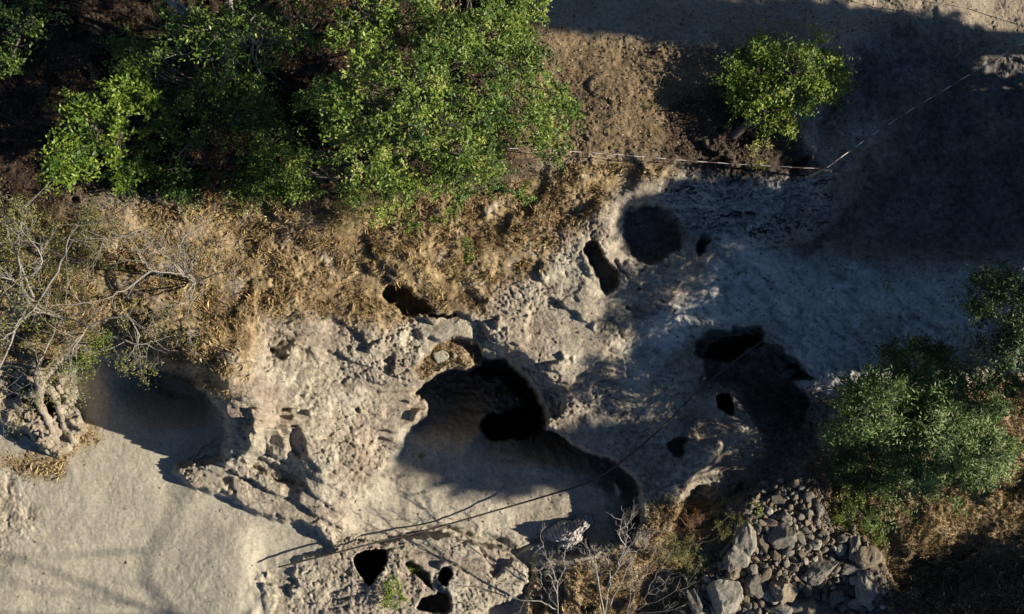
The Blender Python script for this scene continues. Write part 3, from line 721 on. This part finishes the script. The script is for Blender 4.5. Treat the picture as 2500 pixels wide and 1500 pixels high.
lm = np.clip(mDark * .9 + mGrass * .05 + mTop * .25 + mLow * .5 + mStub * .6 + mSoil * .12 + .02, 0, 1) * (1 - mPath * .97)
px, py, pos = scatter(130000, lm, -60, 2560, -60, 1560)
n = len(pos); pos[:, 2] += .012
tint = np.clip(.45 + RS.normal(size=n) * .24 + .2 * samp(mTop, px, py) - .22 * samp(mDark, px, py), 0, 1)  # leaves tinted darker within mDark, in place of shade
tag(link("leaf_litter", leaf_mesh("leaf_litter", pos, .03 + .04 * RS.rand(n), tint, .6, .75), MAT['litter']), "fallen dry leaves under the trees and on the bank", "litter", kind="stuff")

# gravel: small faceted lumps
px, py, pos = scatter(130000, np.clip(.05 * (1 - mDark) * (1 - mPath * .75) + .17 * mTop + .14 * mSoil + 1.0 * mPile + .1 * mUp + .15 * (mStub > .3) + .05 * mSlope, 0, 1) * inF, -60, 2560, -60, 1560)
n = len(pos)
oc = np.array([(1, 0, 0), (0, 1, 0), (-1, 0, 0), (0, -1, 0), (0, 0, 1), (0, 0, -1)], float)
of = np.array([(0, 1, 4), (1, 2, 4), (2, 3, 4), (3, 0, 4), (1, 0, 5), (2, 1, 5), (3, 2, 5), (0, 3, 5)])
sz = .008 + .022 * RS.rand(n) ** 3 + .035 * samp(mPile, px, py) * RS.rand(n)
v = (oc[None] * (sz[:, None] * (1 + .5 * RS.rand(n, 6)))[..., None] * np.array((1, 1, .7)) + pos[:, None] + RS.normal(size=(n, 6, 3)) * sz[:, None, None] * .25).reshape(-1, 3)
f = (of[None] + 6 * np.arange(n)[:, None, None]).reshape(-1, 3)
tag(link("gravel", mesh_np("gravel", v, f), MAT['stone_tan']), "small loose gravel on the ground", "gravel", kind="stuff")

# ------------------------------------------------------------------ stones of the rubble heap
def rock_mesh(seed, cuts=7, sub=3):
    bm = bmesh.new(); bmesh.ops.create_icosphere(bm, subdivisions=sub, radius=1.0)
    rs = np.random.RandomState(seed)
    pl = rs.normal(size=(cuts, 3)); pl /= np.linalg.norm(pl, axis=1)[:, None]; dd = .54 + .36 * rs.rand(cuts)
    for vtx in bm.verts:
        p = np.array(vtx.co)
        for q, k in zip(pl, dd):
            e = p @ q - k
            if e > 0: p = p - q * e * .97
        nn = pn(np.array([p[0] * 2.1 + 9]), np.array([p[1] * 2.1 + p[2] * 1.7 + seed]), seed)[0]
        n5 = pn(np.array([p[0] * 6 + p[2] * 3]), np.array([p[1] * 6 + p[2] * 4 + seed]), seed)[0]
        p = p * (1 + .13 * nn + .05 * n5)
        vtx.co = p
    me = bpy.data.meshes.new("stone"); bm.to_mesh(me); bm.free()
    return me
stone_protos = []
for i in range(12):
    m1 = rock_mesh(i, 11, 2); m1.materials.append([MAT['stone_pale'], MAT['stone'], MAT['stone_tan']][i % 3]); stone_protos.append(m1)
BOUL = [(1914,1309,33,29,20,"broad flat grey boulder in the middle of the rubble heap"),(1862,1322,15,28,5,"narrow upright boulder left of the broad flat one"),
 (1819,1318,26,42,0,"grassy boulder on the left flank of the rubble heap"),(1796,1361,31,33,0,"rounded boulder below the grassy one"),
 (1773,1458,42,44,0,"largest pale boulder at the bottom left of the heap"),(1699,1463,20,36,20,"long blue grey boulder at the left end of the heap"),
 (1845,1430,25,27,0,"brownish boulder right of the largest pale boulder"),(1906,1445,33,27,10,"wide boulder with a pale worn patch near the bottom edge"),
 (2008,1391,42,24,35,"long slanting blue grey slab in the middle of the heap"),(2086,1338,14,28,-10,"upright pale edged slab at the top right of the heap"),
 (2118,1360,28,24,0,"mottled boulder at the right edge of the heap"),(2075,1389,27,13,8,"low flat stone above the big right boulder"),
 (2118,1430,31,42,0,"big blue grey boulder at the right of the heap"),(1967,1480,30,26,0,"dark boulder at the bottom edge left of centre"),
 (1906,1492,28,18,0,"half buried boulder cut by the bottom edge"),(2005,1492,30,20,0,"squat boulder at the bottom edge under the slab"),
 (1788,1407,17,15,0,"small pale boulder above the largest one"),(1921,1266,17,15,0,"round knobbly stone above the broad flat boulder"),
 (1901,1220,19,12,-10,"flat topped stone near the upper tip of the heap"),(1737,1391,26,14,25,"speckled slab stone at the left of the heap"),
 (2079,1286,9,11,0,"single grey stone in the leafy bush above the heap")]
placed = []
for i, (x, y, rx, ry, rot, lb) in enumerate(BOUL):
    me = rock_mesh(100 + i, 12, 4); me.materials.append(MAT['stone_pale'] if 'largest pale' in lb and y < 1470 and x < 1800 and rx > 40 else (MAT['stone_tan'] if i % 3 == 1 else MAT['stone']))
    o = link("boulder", me)
    z = hgt(x, y); sx = rx / 100 * 1.12; sy = ry / 100 * 1.12; szz = min(sx, sy) * .85
    o.location = P(x, y, z + szz * .35); o.scale = (sx, sy, szz); o.rotation_euler = (random.uniform(-.15, .15), random.uniform(-.15, .15), R(rot))
    tag(o, lb, "boulder", "boulders of the rubble heap"); placed.append((x, y, max(rx, ry) * .8))
cnt = 0; tries = 0
pile_p = np.array(PILE, float)
while cnt < 272 and tries < 60000:
    tries += 1
    x = random.uniform(1660, 2170); y = random.uniform(1165, 1520)
    if sdist(np.array([x]), np.array([y]), pile_p)[0] > -4: continue
    f_ = (y - 1165) / 340
    r = random.choice([5, 6, 7, 8, 9, 11, 12]) * (.72 + .65 * f_)
    if cnt < 60: r *= 1.35
    if any((x - a) ** 2 + (y - b) ** 2 < (r + c) ** 2 * .50 for a, b, c in placed): continue
    placed.append((x, y, r))
    o = bpy.data.objects.new("stone", random.choice(stone_protos)); COL.objects.link(o)
    z = hgt(x, y); a = r / 100 * 1.15
    o.scale = (a * random.uniform(.9, 1.35), a * random.uniform(.7, 1.05), a * random.uniform(.6, .9))
    o.location = P(x, y, z + o.scale[2] * random.uniform(.15, .7)); o.rotation_euler = (random.uniform(-.8, .8), random.uniform(-.8, .8), random.uniform(0, 6.28))
    tag(o, "small grey stone lying in the heap of rubble", "stone", "small stones in the rubble heap"); cnt += 1

# single stones elsewhere
def single(x, y, rx, ry, rot, lb, mat='stone_pale', zz=None, name="stone", seed=0, zs=.6):
    me = rock_mesh(300 + seed + int(x), 6, 3); me.materials.append(MAT[mat]); o = link(name, me)
    z = hgt(x, y) if zz is None else zz
    o.scale = (rx / 100, ry / 100, min(rx, ry) / 100 * zs); o.location = P(x, y, z + o.scale[2] * .4); o.rotation_euler = (0, 0, R(rot))
    return tag(o, lb, "stone")
single(1077, 872, 21, 16, 10, "flat round grey stone on the leafy ledge over the cave", zs=.5)
single(1110, 869, 7, 7, 0, "small round white pebble next to the flat stone on the ledge", zs=1)
single(1872, 826, 10, 11, 0, "pale square stone at the upper end of the cable", zs=.9)
single(1925, 912, 24, 12, 15, "pale stone on the lower rim of the dark collapse")
single(1422, 1318, 17, 14, -20, "grey stone lying against the pale cloth", 'stone')
single(1062, 1020-95, 6, 5, 0, "small white stone on the lip left of the cave")
single(1165, 858, 8, 4, -35, "thin pale stone at the right end of the leafy ledge")

# ------------------------------------------------------------------ weathered root clump at the left
root = empty("root_stump", P(110, 990, hgt(110, 990)), "gnarled bleached tree stump with twisted roots at the left edge", "tree stump")
ro = np.array(root.location); tb = Tubes()
def rootpath(pts, r0, r1, k=8):
    p = spline([np.array(P(*q)) - ro for q in pts], 6, False); n = len(p)
    tb.add(p, np.linspace(r0, r1, n) * (1 + .22 * np.sin(np.arange(n) * 1.9) + .12 * RS.normal(size=n)), k)
for pts, r0, r1 in [([(85,900,1.7),(100,940,1.6),(95,980,1.25),(120,1030,.9),(135,1075,.4),(150,1110,.05)], .13, .05),
    ([(90,930,1.6),(130,960,1.35),(150,1010,.85),(155,1045,.5),(158,1065,.15)], .10, .04), ([(95,955,1.5),(70,965,1.4),(45,962,1.1)], .10, .05),
    ([(70,980,1.2),(40,985,1.0),(10,975,.8),(-30,960,.8)], .16, .12), ([(60,1010,.9),(30,1000,.8),(0,985,.6)], .07, .05), ([(60,1000,1.0),(70,1020,.8),(60,1040,.5)], .09, .05),
    ([(90,1020,.9),(100,1050,.7),(110,1070,.4)], .11, .07), ([(120,1085,.45),(115,1100,.4),(135,1108,.3),(140,1095,.3)], .07, .05), ([(140,940,1.3),(160,985,.9),(170,1010,.6)], .05, .03),
    ([(110,920,1.5),(130,900,1.5),(140,880,1.4)], .09, .05), ([(100,900,1.7),(95,915,1.7),(105,935,1.65)], .14, .10)]:
    rootpath(pts, r0, r1)
for q in range(26):
    x0_ = random.uniform(20, 165); y0_ = random.uniform(930, 1085); z0_ = hgt(x0_, y0_); an = random.uniform(0, 6.28); ll = random.uniform(14, 40)
    rootpath([(x0_, y0_, z0_ + .02), (x0_ + ll * .5 * math.cos(an) + 5, y0_ + ll * .5 * math.sin(an), z0_ + random.uniform(.1, .22)), (x0_ + ll * math.cos(an), y0_ + ll * math.sin(an), z0_ - .02)], random.uniform(.03, .08), .02, 6)
me = tb.mesh("roots")
link("root", me, MAT['wood'], root)

# ------------------------------------------------------------------ cable, barrier ropes, stake, cloth
def cablemesh(pts, r, name, k=6, n=8):
    p = spline([np.array(P(*q)) for q in pts], n, False); tb = Tubes(); tb.add(p, np.full(len(p), r), k); return tb.mesh(name)
me = cablemesh([(680,1385,.36),(800,1355,.42),(930,1322,.42),(1070,1287,.12),(1200,1250,.15),(1330,1212,.3),(1450,1172,.7),(1540,1110,1.15),(1620,1040,1.2),(1700,960,1.15),(1770,900,1.1),(1862,832,1.0)], .022, "cable")
tag(link("cable", me, MAT['cable']), "long dark cable stretched across the pit from the knob up to the collapse", "cable")

def tape(pts, name, label, seglen=.22):
    p = spline([np.array(P(*q)) for q in pts], 30, False)
    dcum = np.concatenate([[0], np.cumsum(np.linalg.norm(np.diff(p, axis=0), axis=1))])
    n = int(dcum[-1] / (seglen / 2)); s_ = np.linspace(0, dcum[-1], n)
    q = np.stack([np.interp(s_, dcum, p[:, i]) for i in range(3)], -1)
    q[:, :2] += RS.normal(size=(n, 2)) * .004
    tb = Tubes(); tb.add(q,   .006 + .004 * np.abs(np.sin(np.arange(n) * .9)), 4)
    me = tb.mesh(name); me.materials.append(MAT['tape_white']); me.materials.append(MAT['tape_red'])
    mi = np.repeat((np.arange(n - 1) // 2) % 2, 4).astype(np.int32); me.polygons.foreach_set("material_index", mi)
    return tag(link(name, me), label, "barrier tape")
tape([(1240,362,3.0),(1480,376,2.85),(1750,398,2.75),(2014,413,2.9)], "barrier_tape", "red and white barrier tape running from the large tree to the wooden stake")
tape([(2014,413,2.9),(2160,310,2.6),(2330,205,2.6),(2560,70,2.9)], "barrier_tape", "red and white barrier tape climbing from the stake to the right edge of the photo")
tape([(2180,-10,2.7),(2330,15,2.65),(2420,40,2.65),(2560,85,2.7)], "barrier_tape", "barrier tape along the sunlit path in the top right corner")
tb = Tubes(); tb.add([np.array((0, 0, -.3)), np.array((0, 0, .5)), np.array((.01, .01, 1.15))], [.028, .026, .022], 8); 
stake = link("wooden_stake", tb.mesh("wooden_stake"), MAT['wood']); stake.location = P(2014, 413, 1.9)
stake.location = Vector((P(2014, 413, 2.9).x, P(2014, 413, 2.9).y, 1.8))
tag(stake, "thin wooden stake holding the corner of the barrier tape", "stake")

# crumpled cloth: a folded sheet draped over itself
n = 70; a, b_ = np.meshgrid(np.linspace(-1, 1, n), np.linspace(-1, 1, n))
r2 = np.sqrt(a * a + b_ * b_)
zc = np.clip(.30 * (1 - r2 ** 2), -.03, 1) + .10 * fbm(a * 100, b_ * 100, 60, 4, 201, .6, True) + .05 * fbm(a * 100, b_ * 100, 20, 3, 205)
sh = 1 + .22 * np.sin(np.arctan2(b_, a) * 3 + .5) + .12 * np.sin(np.arctan2(b_, a) * 5)
cx = a * .62 * sh * (1 - .25 * np.abs(b_)); cy = b_ * .36 * sh
v = np.stack([cx, cy, np.maximum(zc * 1.7, .0)], -1).reshape(-1, 3)
keep = (r2 < 1.02)
idx = np.arange(n * n).reshape(n, n); f = np.stack([idx[:-1, :-1], idx[:-1, 1:], idx[1:, 1:], idx[1:, :-1]], -1).reshape(-1, 4)
f = f[keep.ravel()[f].all(1)]
cm, t, b = newmat("pale_cloth")
tc = N(t, "ShaderNodeTexCoord"); wv = N(t, "ShaderNodeTexWave"); wv.inputs["Scale"].default_value = 3.2; wv.inputs["Distortion"].default_value = 1.2
t.links.new(tc.outputs["Object"], wv.inputs["Vector"]); r = N(t, "ShaderNodeValToRGB")
r.color_ramp.elements[0].color = (.20, .18, .17, 1); r.color_ramp.elements[1].color = (.38, .355, .325, 1); r.color_ramp.elements[0].position = .12; r.color_ramp.elements[1].position = .3
t.links.new(wv.outputs["Fac"], r.inputs[0]); t.links.new(r.outputs[0], b.inputs["Base Color"])
cl = link("crumpled_cloth", mesh_np("crumpled_cloth", v, f, None, True), cm)
cl.location = P(1388, 1298, hgt(1388, 1298) + .0); cl.rotation_euler = (0, 0, R(22))
tag(cl, "crumpled pale striped cloth heaped on the pit floor above the leafless bushes", "cloth")
so = single(1425, 1270, 7, 12, 20, "small bright white rag at the tip of the crumpled cloth", zz=hgt(1425, 1270) + .15, name="white_rag"); so["category"] = "rag"

# ------------------------------------------------------------------ trees beyond the right and lower edges (they throw the shade)
def shade_tree(x, y, zc, rx, ry, rz, n, lb, leaf=.22, zb=1.0, name="tall_tree"):
    root = empty(name, (x, y, zb), lb, "tree")
    u = RS.normal(size=(n, 3)); u /= np.linalg.norm(u, axis=1)[:, None]
    rr = RS.rand(n) ** (1 / 2.6)
    th = np.arctan2(u[:, 1], u[:, 0])
    rr = rr * (1 + .16 * np.sin(th * 4 + x) * (1 - np.abs(u[:, 2])) + .12 * np.sin(u[:, 2] * 9 + th * 2 + y))
    pos = u * rr[:, None] * np.array((rx, ry, rz)) + RS.normal(size=(n, 3)) * .12
    pos[:, 2] += zc - zb
    link("crown", leaf_mesh("crown", pos, leaf * (.7 + .6 * RS.rand(n)), np.clip(.4 + .2 * RS.normal(size=n), 0, 1), .6), MAT['green'], root)
    tb = Tubes(); tp = np.array((0, 0, zc - zb)); tb.add(wiggle((0, 0, -.6), tp, 10, .05), np.linspace(.09, .05, 10), 8)
    for k in range(12):
        q = u[k] * np.array((rx, ry, rz)) * .8 + tp; s0 = tp * (.55 + .4 * RS.rand()); tb.add(wiggle(s0, q, 6, .1), np.linspace(.08, .015, 6), 5)
    link("trunk", tb.mesh("trunk"), MAT['bark'], root)
K = 1 / math.tan(R(SUN_EL)); SY = math.tan(R(SUN_SOUTH))
def shade(px, py, zg, xt, rx, ry, rz, n, lb, **kw):
    """stand a tree at world x = xt so that its crown shades the ground at photo point (px, py)"""
    g = P(px, py, zg); dx = xt - g.x; zc = zg + dx / K / math.cos(R(SUN_SOUTH)); y = g.y - dx * SY
    shade_tree(xt, y, zc, rx, ry, rz, n, lb, **kw)
shade(2200,420,1.2, 16.0, 2.4,2.4,2.0, 9000, "dense tall tree beyond the right edge shading the upper path")
shade(2060,600,.9, 17.5, 2.3,1.9,2.0, 8000, "dense tall tree beyond the right edge shading the bank")
shade(2330,600,.9, 15.5, 2.0,2.2,1.8, 9000, "low crowned tree at the right edge over the dark path")
shade(2080,230,2.0, 18.5, 2.2,1.4,1.6, 7000, "tall tree beyond the upper right corner")
shade(1985,735,.9, 18.5, 2.0,1.0,1.0, 8500, "slender tall tree beyond the right edge shading the slope")
shade(2180,810,.7, 16.0, 2.0,.8,1.3, 6500, "low spreading tree beyond the right edge behind the dark bush")
shade(1800,865,.7, 19.0, 2.1,.62,.9, 6500, "slender tree beyond the right edge behind the low spreading one")
shade(1180,1095,-.5, 22.5, 2.0,.95,1.2, 4200, "farthest high crowned tree casting broken shade on the pit floor", leaf=.26)
shade(1730,530,1.8, 20.0, 1.5,.85,.9, 3600, "tall tree beyond the right edge shading the round pit")
shade(1950,70,2.4, 20.0, 2.2,.5,1.9, 5500, "narrow tree beyond the upper right corner shading the upper path")
shade(1450,15,2.5, 22.0, 1.8,.4,1.2, 3500, "far narrow tree beyond the upper right corner")
shade(2080,1470,.6, 17.0, 1.2,.4,.8, 1300, "sparse tree beyond the lower right corner dappling the rubble")
shade(2420,1440,.6, 15.5, 1.4,1.1,.5, 3500, "low leafy bush beyond the lower right corner", name="leafy_bush")
# leafless tree beyond the lower edge: its soft branch shadow lies on the path
root = empty("leafless_tree", (13.0, -8.9, .2), "tall leafless tree beyond the lower edge", "tree"); tb = Tubes()
for d_ in [(-.10, .15, 1), (-.25, .55, .9), (.1, .8, .7)]:
    grow(tb, (0, 0, 10.6), d_, 2.4, .05, 2, .45, .8, (2, 3))
tb.add(wiggle((0, 0, -.5), (0, 0, 10.7), 9, .015), np.linspace(.2, .11, 9), 8)
link("trunk", tb.mesh("trunk"), MAT['bark'], root)
print("verts", len(verts))
